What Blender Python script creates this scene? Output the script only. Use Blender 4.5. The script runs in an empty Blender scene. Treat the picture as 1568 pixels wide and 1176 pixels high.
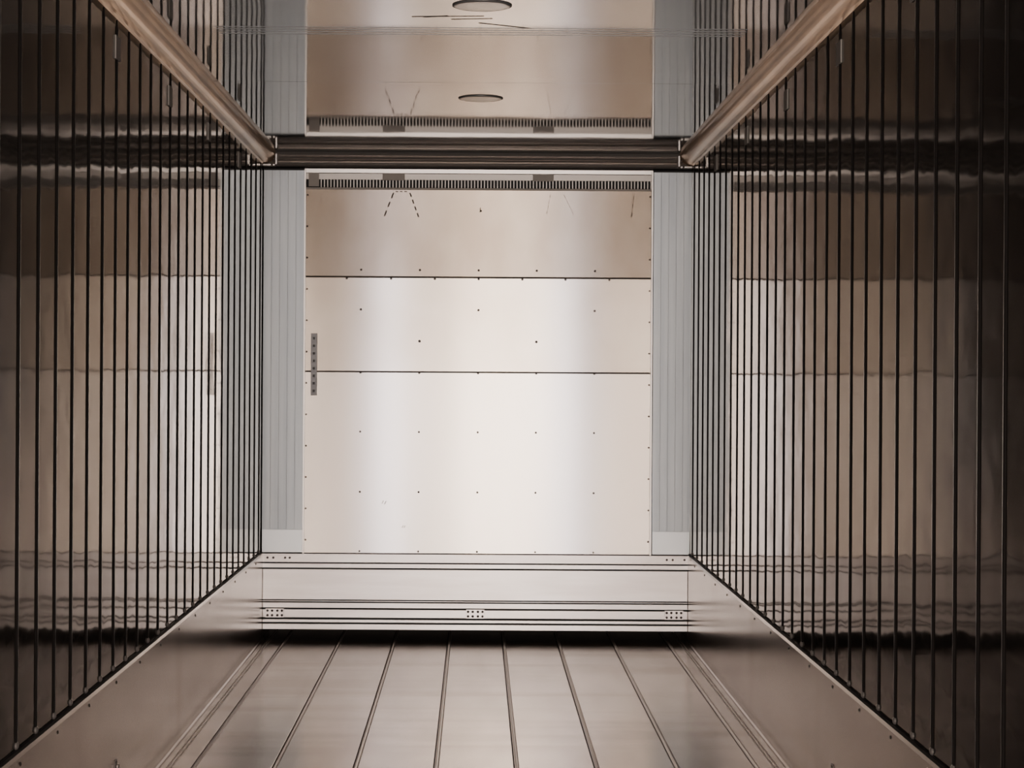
import bpy, bmesh, math, random
from mathutils import Vector, Matrix
random.seed(4)
S=264.3; CX=729.5; FY=981.0
def X(p): return (p-CX)/S
def Z(p): return (FY-p)/S
HW=1.24; CEIL=Z(235); CAMH=Z(577); D=11.73; BACK=-13.4
col=bpy.context.scene.collection

# ---------------- materials ----------------
def mat(name, c, rough=.4, metal=0., ior=1.5, aniso=0., tang=None, noise=None, bump=None, rnoise=None, spec=.5, fres=None, noise2=None):
    m=bpy.data.materials.new(name); m.use_nodes=True
    nt=m.node_tree; n=nt.nodes; l=nt.links
    b=n['Principled BSDF']
    b.inputs['Base Color'].default_value=(*c,1)
    b.inputs['Roughness'].default_value=rough
    b.inputs['Metallic'].default_value=metal
    b.inputs['IOR'].default_value=ior
    b.inputs['Specular IOR Level'].default_value=spec
    if aniso:
        b.inputs['Anisotropic'].default_value=aniso
        cx=n.new('ShaderNodeCombineXYZ')
        for i in range(3): cx.inputs[i].default_value=tang[i]
        l.new(cx.outputs[0], b.inputs['Tangent'])
    tc=n.new('ShaderNodeTexCoord')
    def nz(scale, vec, detail=4):
        mp=n.new('ShaderNodeMapping'); mp.inputs['Scale'].default_value=vec
        l.new(tc.outputs['Object'], mp.inputs[0])
        t=n.new('ShaderNodeTexNoise'); t.inputs['Scale'].default_value=scale; t.inputs['Detail'].default_value=detail
        l.new(mp.outputs[0], t.inputs['Vector']); return t
    if noise:   # (scale, vec, color2, lo, hi)
        t=nz(noise[0],noise[1]); r=n.new('ShaderNodeMapRange')
        r.inputs[1].default_value=noise[3]; r.inputs[2].default_value=noise[4]
        l.new(t.outputs[0], r.inputs[0])
        mx=n.new('ShaderNodeMix'); mx.data_type='RGBA'
        mx.inputs[6].default_value=(*c,1); mx.inputs[7].default_value=(*noise[2],1)
        l.new(r.outputs[0], mx.inputs[0]); l.new(mx.outputs[2], b.inputs['Base Color'])
        if noise2:  # second dirt layer, multiplied
            t2=nz(noise2[0],noise2[1],3); r2=n.new('ShaderNodeMapRange')
            r2.inputs[1].default_value=noise2[3]; r2.inputs[2].default_value=noise2[4]
            l.new(t2.outputs[0], r2.inputs[0])
            m2=n.new('ShaderNodeMix'); m2.data_type='RGBA'; m2.blend_type='MULTIPLY'
            l.new(r2.outputs[0], m2.inputs[0]); l.new(mx.outputs[2], m2.inputs[6]); m2.inputs[7].default_value=(*noise2[2],1)
            l.new(m2.outputs[2], b.inputs['Base Color'])
    if rnoise:  # (scale, vec, r0, r1)
        t=nz(rnoise[0],rnoise[1]); r=n.new('ShaderNodeMapRange')
        r.inputs[1].default_value=.35; r.inputs[2].default_value=.65
        r.inputs[3].default_value=rnoise[2]; r.inputs[4].default_value=rnoise[3]
        l.new(t.outputs[0], r.inputs[0]); l.new(r.outputs[0], b.inputs['Roughness'])
    bp=None
    if bump:    # (scale, vec, dist)
        t=nz(bump[0],bump[1],2); bp=n.new('ShaderNodeBump'); bp.inputs['Distance'].default_value=bump[2]
        bp.inputs['Strength'].default_value=1
        l.new(t.outputs[0], bp.inputs['Height']); l.new(bp.outputs[0], b.inputs['Normal'])
    if fres:    # glossy lacquer layer: (gain, power, tint)
        g=n.new('ShaderNodeBsdfGlossy'); g.inputs['Roughness'].default_value=rough; g.inputs['Color'].default_value=(*fres[2],1)
        f=n.new('ShaderNodeFresnel'); f.inputs['IOR'].default_value=ior
        if bp: l.new(bp.outputs[0],g.inputs['Normal']); l.new(bp.outputs[0],f.inputs['Normal'])
        pw=n.new('ShaderNodeMath'); pw.operation='POWER'; pw.inputs[1].default_value=fres[1]; l.new(f.outputs[0],pw.inputs[0])
        ml=n.new('ShaderNodeMath'); ml.operation='MULTIPLY'; ml.inputs[1].default_value=fres[0]; ml.use_clamp=True; l.new(pw.outputs[0],ml.inputs[0])
        ms=n.new('ShaderNodeMixShader'); l.new(ml.outputs[0],ms.inputs[0]); l.new(b.outputs[0],ms.inputs[1]); l.new(g.outputs[0],ms.inputs[2])
        b.inputs['Specular IOR Level'].default_value=0
        l.new(ms.outputs[0],n['Material Output'].inputs['Surface'])
    return m
HZ=(1,0,0); VT=(0,0,1)
M={}
M['liner_left']=mat('glossy_wall_liner',(.060,.053,.047),.06,0,1.5,bump=(3,(1,1,1.6),.0018),noise=(2,(1,1,.4),(.045,.04,.036),.4,.6),fres=(1.6,1.7,(1,.97,.94)))
M['liner_right']=mat('glossy_wall_liner_dimmed',(.042,.037,.034),.06,0,1.5,bump=(3,(1,1,1.6),.0018),noise=(2,(1,1,.4),(.033,.029,.027),.4,.6),fres=(1.8,2.0,(1,.96,.92)))  # right wall's light falloff put into a darker base and weaker gloss
M['rib']=mat('dark_grey_rib',(.03,.026,.024),.33,0,1.4)
M['ceil']=mat('glossy_ceiling_sheet',(.11,.107,.105),.05,0,1.6,bump=(2,(1,1,1),.0010),fres=(1.2,1.2,(.98,.97,.96)))
M['seam']=mat('ceiling_seam_metal',(.13,.13,.13),.3,.7)
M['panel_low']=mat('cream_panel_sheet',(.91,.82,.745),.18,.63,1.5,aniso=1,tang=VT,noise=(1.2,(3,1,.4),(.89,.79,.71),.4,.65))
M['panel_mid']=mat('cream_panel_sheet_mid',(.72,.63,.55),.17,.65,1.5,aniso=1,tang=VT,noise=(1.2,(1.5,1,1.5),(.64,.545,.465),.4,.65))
M['panel_top']=mat('shaded_panel_sheet',(.40,.33,.272),.2,.6,1.5,aniso=1,tang=VT,noise=(1.5,(2,1,1),(.34,.27,.215),.4,.6))  # upper panel's shade, from reflecting the dim ceiling, put into the base colour
M['stile']=mat('silver_grey_aluminium',(.50,.52,.53),.36,.6,aniso=.6,tang=VT,noise=(3,(8,1,.3),(.43,.455,.475),.35,.65))
M['stile_foot']=mat('bright_aluminium_foot',(.66,.67,.67),.38,.7)
M['kick']=mat('kickboard_aluminium',(.80,.73,.69),.3,.7,aniso=.8,tang=VT,noise=(3,(.6,1,6),(.72,.645,.605),.4,.6))
M['dark']=mat('dark_gap',(.03,.026,.024),.6)
M['return']=mat('air_return_void',(.10,.085,.075),.6)
M['trimdark']=mat('dark_moulding',(.36,.32,.29),.25,.6)
M['trimlite']=mat('light_moulding',(.70,.64,.59),.3,.7)
M['rivet']=mat('rivet_steel',(.10,.08,.07),.4,.5)
M['bolt']=mat('bolt_steel',(.25,.22,.2),.3,.9)
M['grillebeige']=mat('grille_clip_beige',(.70,.61,.53),.5)
M['fin']=mat('grille_fin',(.55,.49,.44),.4,.5)
M['bracket']=mat('grey_bracket',(.26,.25,.25),.45,.6)
M['slot']=mat('bracket_slot',(.14,.135,.13),.6)
M['rail']=mat('bronze_cove_rail',(.84,.58,.35),.30,.6,noise=(6,(1,.4,1),(.62,.42,.26),.4,.65))
M['scuff']=mat('scuff_plate_metal',(.43,.375,.33),.22,.75,noise=(3,(1,.5,1.5),(.36,.305,.265),.38,.65),bump=(6,(1,.5,1),.0005),noise2=(1.6,(1,1.2,.25),(.72,.66,.6),.55,.72))
M['floor']=mat('floor_aluminium',(.63,.555,.50),.22,.65,noise=(2.2,(3,.8,1),(.47,.40,.35),.36,.68),bump=(4,(1,.6,1),.0006),noise2=(1.3,(.25,2.6,1),(.66,.61,.57),.48,.62))
M['flooredge']=mat('floor_seam_lip',(.52,.455,.40),.35,.6)
M['lens']=mat('lamp_lens',(.55,.55,.54),.25)
M['lampring']=mat('lamp_ring',(.3,.29,.28),.35,.3)
M['label']=mat('grey_label',(.6,.54,.48),.5)
M['mark']=mat('scuff_mark',(.12,.09,.07),.6)

# ---------------- mesh builder ----------------
class B:
    def __init__(s,name): s.name=name; s.bm=bmesh.new(); s.mats=[]
    def mi(s,m):
        if m not in s.mats: s.mats.append(m)
        return s.mats.index(m)
    def box(s,x0,x1,y0,y1,z0,z1,m,bev=0):
        i=s.mi(m)
        r=bmesh.ops.create_cube(s.bm,size=1)
        vs=r['verts']
        for v in vs:
            v.co=Vector(((x0+x1)/2+v.co.x*(x1-x0),(y0+y1)/2+v.co.y*(y1-y0),(z0+z1)/2+v.co.z*(z1-z0)))
        fs={f for v in vs for f in v.link_faces}
        for f in fs: f.material_index=i
        if bev:
            es=list({e for v in vs for e in v.link_edges})
            r2=bmesh.ops.bevel(s.bm,geom=es,offset=bev,segments=2,affect='EDGES',profile=.5)
            for f in r2['faces']: f.material_index=i
    def extr(s,prof,axis,a,b,m,closed=True,smooth=False,caps=True):
        """prof: 2D points. axis 'x': (y,z); 'y': (x,z); 'z': (x,y)"""
        i=s.mi(m)
        def P(p,t):
            return {'x':(t,p[0],p[1]),'y':(p[0],t,p[1]),'z':(p[0],p[1],t)}[axis]
        A=[s.bm.verts.new(P(p,a)) for p in prof]; C=[s.bm.verts.new(P(p,b)) for p in prof]
        n=len(prof); fs=[]
        for k in range(n if closed else n-1):
            j=(k+1)%n
            fs.append(s.bm.faces.new((A[k],A[j],C[j],C[k])))
        for f in fs: f.smooth=smooth
        if closed and caps:
            fs.append(s.bm.faces.new(A[::-1])); fs.append(s.bm.faces.new(C))
        for f in fs: f.material_index=i
    def dome(s,c,nrm,r,h,m,seg=8):
        i=s.mi(m); nrm=Vector(nrm).normalized()
        u=nrm.orthogonal().normalized(); w=nrm.cross(u); c=Vector(c)
        rings=[]
        for (rr,hh) in ((1,0),(.85,.55),(.45,.92)):
            rings.append([s.bm.verts.new(c+nrm*h*hh+(u*math.cos(t)+w*math.sin(t))*r*rr) for t in [2*math.pi*k/seg for k in range(seg)]])
        top=s.bm.verts.new(c+nrm*h)
        for a,b in zip(rings,rings[1:]):
            for k in range(seg):
                f=s.bm.faces.new((a[k],a[(k+1)%seg],b[(k+1)%seg],b[k])); f.material_index=i; f.smooth=True
        for k in range(seg):
            f=s.bm.faces.new((rings[-1][k],rings[-1][(k+1)%seg],top)); f.material_index=i; f.smooth=True
    def done(s,parent=None):
        bmesh.ops.recalc_face_normals(s.bm,faces=s.bm.faces)
        me=bpy.data.meshes.new(s.name); s.bm.to_mesh(me); s.bm.free()
        for m in s.mats: me.materials.append(M[m])
        o=bpy.data.objects.new(s.name,me); col.objects.link(o)
        if parent: o.parent=parent
        return o
def empty(name):
    e=bpy.data.objects.new(name,None); col.objects.link(e); e.empty_display_size=.1; return e

ZK=Z(848)   # top of scuff plate
RT=.075     # cove rail leg
# ---------------- side walls ----------------
for sd,nm in ((-1,'left'),(1,'right')):
    b=B('wall_'+nm)
    b.box(*sorted((sd*HW,sd*(HW+.06))),BACK,.5,-.1,CEIL+.05,'liner_'+nm)
    z0=ZK+.012; z1=CEIL-RT-.004
    k=0
    i=b.mi('rib')
    while True:
        y=-(0.16+.2437*k); k+=1
        if y<BACK+.05: break
        w=.011; h=.0048
        prof=[(-w,0),(-w*.8,h*.6),(-w*.4,h*.95),(w*.4,h*.95),(w*.8,h*.6),(w,0)]
        zs=[(z0,.3),(z0+.012,.85),(z0+.03,1),(z1-.03,1),(z1,.6)]
        rows=[[b.bm.verts.new((sd*(HW-p[1]*sc),y+p[0]*sc,z)) for p in prof] for z,sc in zs]
        for r0,r1 in zip(rows,rows[1:]):
            for q in range(5):
                f=b.bm.faces.new((r0[q],r0[q+1],r1[q+1],r1[q])); f.material_index=i; f.smooth=True
        f=b.bm.faces.new(rows[0]); f.material_index=i
        f=b.bm.faces.new(rows[-1][::-1]); f.material_index=i
        b.dome((sd*HW,y,z0+.008),(-sd,0,0),.013,.008,'trimlite')
    b.done()
    # scuff plate
    b=B('baseboard_'+nm)
    t=.012
    b.extr([(sd*HW,0.0),(sd*(HW-t-.008),0.0),(sd*(HW-t-.006),.008),(sd*(HW-t),.014),(sd*(HW-t),ZK-.012),(sd*(HW-t*.5),ZK-.002),(sd*HW,ZK-.002)],'y',BACK,.0,'scuff')
    b.extr([(sd*HW,ZK-.002),(sd*(HW-.007),ZK-.002),(sd*(HW-.007),ZK+.009),(sd*HW,ZK+.009)],'y',BACK,-.001,'dark')
    y=-.4
    while y>BACK:
        b.dome((sd*(HW-t),y,ZK-.03),(-sd,0,0),.006,.003,'bolt')
        y-=.4874
    b.done()
    # cove rail
    b=B('trim_%d'%(1 if sd<0 else 2))
    pts=[(sd*HW,CEIL-RT)]
    for q in range(9):
        a=math.radians(q*90/8)
        # bulging quarter bead between wall and ceiling
        pts.append((sd*(HW-.008-(RT-.012)*math.sin(a)*1.0),CEIL-.006-(RT-.012)*math.cos(a)))
    pts+=[(sd*(HW-RT),CEIL),(sd*HW,CEIL)]
    b.extr(pts,'y',BACK,-.03,'rail',smooth=True)
    b.done()
    # corner connectors
    b=B('corner_bracket')
    b.box(*sorted((sd*HW,sd*(HW-.075))),-.075,-.031,CEIL-.088,CEIL-.072,'trimlite',.004)
    b.box(*sorted((sd*(HW-.072),sd*(HW-.088))),-.075,-.031,CEIL-.08,CEIL-.012,'trimlite',.004)
    b.dome((sd*(HW-.055),-.075,CEIL-.08),(0,-1,0),.006,.004,'rivet')
    b.done()
    # label tags under the rail
    for d in (6.95,8.14,9.33,10.52,5.76):
        b=B('wall_label')
        b.box(*sorted((sd*(HW-.0055),sd*(HW-.0005))),-(D-d)-.05,-(D-d)+.04,CEIL-.215,CEIL-.135,'label',.001)
        b.done()
    b=B('lashing_pin')
    yy=-(D-6.93)
    b.box(*sorted((sd*(HW-t),sd*(HW-t-.004))),yy-.02,yy+.02,.14,.21,'bolt',.0015)
    b.box(*sorted((sd*(HW-t-.003),sd*(HW-t-.014))),yy-.008,yy+.008,.15,.195,'bolt',.003)
    b.dome((sd*(HW-t-.004),yy,.203),(-sd,0,0),.004,.003,'rivet')
    b.done()

# ---------------- floor ----------------
b=B('floor')
b.box(-HW,HW,BACK,.5,-.1,-.012,'dark')
seams=[-1.1025+.315*k for k in range(8)]
edges=[-HW]+seams+[HW]
for k in range(9):
    x0,x1=edges[k],edges[k+1]
    g=.0022
    b.box(x0+(g if k else 0),x1-(g if k<8 else 0),BACK,.5,-.012,0,'floor',.0015)
for s_ in seams:
    b.extr([(s_+.004,-.001),(s_+.005,.004),(s_+.009,.006),(s_+.016,.005),(s_+.02,0.0),(s_+.02,-.001)],'y',BACK,.5,'flooredge')
for sd in (-1,1):
    for o in (.045,.06):
        q=sd*(HW-o)
        b.extr([(q-.003,-.001),(q-.0025,.003),(q+.0025,.003),(q+.003,-.001)],'y',BACK,.5,'flooredge')
b.done()

# ---------------- ceiling ----------------
b=B('ceiling')
b.box(-HW,HW,BACK,.5,CEIL,CEIL+.05,'ceil')
for yc in (-4.12,):
    for o in (-.1,-.05,0,.05): b.box(-.98,1.0,yc+o-.004,yc+o+.004,CEIL-.0012,CEIL,'seam')
for yc in (-2.82,-6.6,-9.4):
    b.box(-HW+RT,HW-RT,yc-.004,yc+.004,CEIL-.0006,CEIL,'ceil')
# scratches in the sheet
for (x0,y0,x1,y1) in ((-.24,-4.45,.02,-4.47),(-.1,-4.40,.05,-4.42),(.0,-4.33,.19,-4.22),(-.2,-4.44,-.11,-4.47)):
    v=Vector((x1-x0,y1-y0,0)); n=Vector((-v.y,v.x,0)).normalized()*.005
    i=b.mi('mark')
    f=b.bm.faces.new([b.bm.verts.new(p) for p in ((x0-n.x,y0-n.y,CEIL-.001),(x1-n.x,y1-n.y,CEIL-.001),(x1+n.x,y1+n.y,CEIL-.001),(x0+n.x,y0+n.y,CEIL-.001))]); f.material_index=i
b.done()
for yc in (-2.33,-4.68,-7.03,-9.38,-11.73):
    b=B('ceiling_lamp')
    R=.104; x=.012
    prof=[(R,0),(R,.003),(R-.010,.006),(R-.018,.005)]
    prof2=[(R-.018,.005),(R-.04,.006),(.03,.007)]
    def lathe(pr,m,close=False):
        i=b.mi(m); seg=40; rows=[]
        for r,h in pr: rows.append([b.bm.verts.new((x+r*math.cos(2*math.pi*k/seg),yc+r*math.sin(2*math.pi*k/seg),CEIL-h)) for k in range(seg)])
        for a,c in zip(rows,rows[1:]):
            for k in range(seg):
                f=b.bm.faces.new((a[k],a[(k+1)%seg],c[(k+1)%seg],c[k])); f.material_index=i; f.smooth=True
        if close:
            f=b.bm.faces.new(rows[-1]); f.material_index=i
    lathe(prof,'lampring'); lathe(prof2,'lens',True)
    b.done()

# ---------------- front bulkhead ----------------
wf=empty('wall_front')
def part(name): return B(name)
b=part('backing'); 
b.box(-HW,HW,.03,.06,Z(965),CEIL,'dark')
b.box(-HW,HW,.46,.5,-.012,CEIL,'return')
b.done(wf)
xl,xr=X(465),X(998)
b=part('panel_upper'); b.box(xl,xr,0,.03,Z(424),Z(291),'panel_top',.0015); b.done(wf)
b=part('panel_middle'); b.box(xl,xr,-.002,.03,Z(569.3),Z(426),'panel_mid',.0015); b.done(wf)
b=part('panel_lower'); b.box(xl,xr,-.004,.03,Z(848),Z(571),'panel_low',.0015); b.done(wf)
b=part('seam_strips')
b.box(xl,xr,-.003,.0,Z(425.6),Z(424.4),'mark')
b.box(xl,xr,-.004,.0,Z(570.4),Z(569.6),'mark')
b.done(wf)
for sgn,nm in ((-1,'stile_left'),(1,'stile_right')):
    b=part(nm)
    a,c=(X(403),X(465)) if sgn<0 else (X(999),X(1057))
    zb,zt=Z(847),Z(263)
    # extruded stile: shallow grooves
    y0=-.022
    n=5; w=(c-a)/n; pr=[(a,.02)]
    for k in range(n):
        pr+=[(a+w*k+.0008,y0),(a+w*(k+1)-.0008,y0),(a+w*(k+1),y0+(.0006 if k<n-1 else .0))]
    pr+=[(c,.02)]
    b.extr(pr,'z',zb,zt,'stile')
    b.box(a+.001,c-.001,y0-.003,y0,zb,Z(812),'stile_foot',.001)
    b.box(a,c,y0-.006,.02,zt,zt+.010,'dark')
    # light edge trim next to panel
    e=X(466) if sgn<0 else X(997)
    b.box(e-.005,e+.005,-.024,.0,Z(850),Z(262),'trimlite',.001)
    for k in range(12):
        b.dome((e+(-sgn)*.012,-.004,Z(300+48*k)),(0,-1,0),.006,.003,'rivet')
    b.done(wf)
# grille / header
b=part('air_grille')
b.box(xl,xr,.02,.03,Z(290),Z(258),'dark')
b.box(xl,xr,-.004,.02,Z(291.5),Z(288.5),'grillebeige')
b.box(xl,xr,-.010,.02,Z(266),Z(260),'trimlite')
b.box(xl,xr,-.006,.02,Z(276),Z(267),'fin')
p=490
while p<996:
    b.box(X(p)-.0028,X(p)+.0028,-.002,.02,Z(288),Z(275),'fin'); p+=5
for a,c,z0 in ((471,487,287),(584,618,277),(814,846,277)):
    b.box(X(a),X(c),-.009,.0,Z(z0),Z(262),'grillebeige',.001)
b.done(wf)
# sill and kickboard
b=part('sill')
b.box(X(402),X(1057),-.03,.03,Z(862),Z(848.5),'kick',.002)
b.box(X(402),X(1057),-.034,.03,Z(870),Z(863.5),'kick',.001)
for c0 in (430,1040):
    for dx in (-18,-9,9,16): b.dome((X(c0+dx),-.03,Z(855)),(0,-1,0),.007,.003,'rivet')
b.done(wf)
b=part('kickboard')
XL,XR=-HW+.013,HW-.013
b.box(XL,XR,-.02,.03,Z(965),Z(871),'dark')
for z0,z1,dy in ((918.5,872,.040),(921.5,920,.036),(931,923,.042),(946,933.5,.036),(953,948.5,.044),(964,955.5,.04)):
    b.box(XL,XR,-dy,-.01,Z(z0),Z(z1),'kick',.0015)
b.done(wf)
b=part('bolt_plates')
for c0 in (424,730,1033):
    a,c=max(X(c0-14),XL),min(X(c0+14),XR)
    b.box(a,c,-.046,-.03,Z(946),Z(932),'kick',.001)
    for dx in (-11,-4,4,11):
        for py in (935.5,942.5):
            b.dome((X(c0+dx),-.046,Z(py)),(0,-1,0),.0075,.005,'rivet')
b.done(wf)
# rivets
b=part('rivets')
def rv(x,y,yy=-.003,r=.0052): b.dome((X(x),yy,Z(y)),(0,-1,0),r*1.15,.003,'rivet')
C5=(552,642,732,821,910)
for x in C5: rv(x,414,0,.006); rv(x,571.5,-.005,.006); rv(x,662,-.004,.0055); rv(x,754,-.004,.0055); rv(x,845,-.004)
for x in (530,598,665,732,799,865,932): rv(x,427.5,-.003,.006)
for x in (552,732,910): rv(x,475,-.002,.0062)
for x in (642,821): rv(x,523,-.002,.007)
for x in (735,): rv(x,323,0)
b.done(wf)
b=part('scuff_marks')
def dash(x0,y0,x1,y1,n,wd=.004,yy=-.0008,m='mark'):
    i=b.mi(m)
    for k in range(n):
        t0=k/n; t1=(k+.6)/n
        a=Vector((X(x0+(x1-x0)*t0),yy,Z(y0+(y1-y0)*t0))); c=Vector((X(x0+(x1-x0)*t1),yy,Z(y0+(y1-y0)*t1)))
        v=c-a; nn=Vector((-v.z,0,v.x)).normalized()*wd/2
        f=b.bm.faces.new([b.bm.verts.new(q) for q in (a-nn,c-nn,c+nn,a+nn)]); f.material_index=i
dash(601,296,585,337,3,.008); dash(626,296,641,337,4,.008); dash(604,294,624,294,3,.005); dash(734,318,733,330,1,.005)
dash(492,300,488,316,2,.003); dash(841,298,835,330,4,.003); dash(862,298,878,330,4,.003); dash(969,298,965,336,3,.004)
dash(586,772,590,764,1,.004,-.0048); dash(590,773,594,765,1,.004,-.0048)
dash(617,809,620,803,1,.004,-.0048); dash(620,809,623,803,1,.004,-.0048)
b.done(wf)
b=B('slotted_bracket')
x0,x1=X(476),X(485.5)
b.box(x0,x1,-.012,-.003,Z(607),Z(512),'bracket',.001)
for k in range(8): b.box(x0+.012,x1-.012,-.0125,-.011,Z(602-11.5*k),Z(598-11.5*k),'slot')
b.done()
# front top moulding (trim)
b=B('trim_3')
b.extr([(.02,CEIL-.001),(-.05,CEIL-.001),(-.055,CEIL-.012),(-.045,CEIL-.022),(.02,CEIL-.022)],'x',-HW+.001,HW-.001,'trimlite')
b.extr([(.02,CEIL-.022),(-.030,CEIL-.022),(-.034,CEIL-.04),(-.024,CEIL-.052),(.02,CEIL-.052)],'x',-HW+.001,HW-.001,'trimdark')
b.extr([(.02,CEIL-.052),(-.034,CEIL-.052),(-.042,CEIL-.062),(-.036,CEIL-.070),(.02,CEIL-.070)],'x',-HW+.001,HW-.001,'trimlite')
b.extr([(.02,CEIL-.070),(-.026,CEIL-.070),(-.03,CEIL-.084),(.02,CEIL-.092)],'x',-HW+.001,HW-.001,'trimdark')
b.done()

# ---------------- light through the open rear doors ----------------
def strip(x0,x1,z0,z1,color,rad):
    l=bpy.data.lights.new('rear_daylight','AREA'); l.shape='RECTANGLE'; l.size=x1-x0; l.size_y=z1-z0
    A=(x1-x0)*(z1-z0); l.energy=rad*A*math.pi; l.color=color
    o=bpy.data.objects.new('rear_daylight',l); col.objects.link(o)
    o.location=((x0+x1)/2,BACK-.2,(z0+z1)/2); o.rotation_euler=(math.radians(90),0,0)  # facing +Y
    return o
G=4.5
strip(-1.24,-.93,.1,2.45,(.90,.88,.97),2.8*G)
strip(-.93,-.25,.1,2.45,(1.0,.87,.77),1.7*G)
strip(-.25,.92,.1,2.45,(1.0,.88,.78),3.3*G)
strip(.92,1.24,.1,2.45,(.88,.88,.99),2.6*G)
w=bpy.data.worlds.new('World'); bpy.context.scene.world=w; w.use_nodes=True
w.node_tree.nodes['Background'].inputs[0].default_value=(.8,.75,.7,1)
w.node_tree.nodes['Background'].inputs[1].default_value=.4

# ---------------- camera ----------------
cam=bpy.data.cameras.new('camera'); co=bpy.data.objects.new('camera',cam); col.objects.link(co)
cam.sensor_width=36; cam.lens=3100*36/1568
cam.shift_x=(784-729.5)/1568; cam.shift_y=-(588-577)/1568
co.matrix_world=Matrix.Translation((0,-D,CAMH))@Matrix.Rotation(math.pi/2,4,'X')@Matrix.Rotation(math.radians(.35),4,'Z')
bpy.context.scene.camera=co
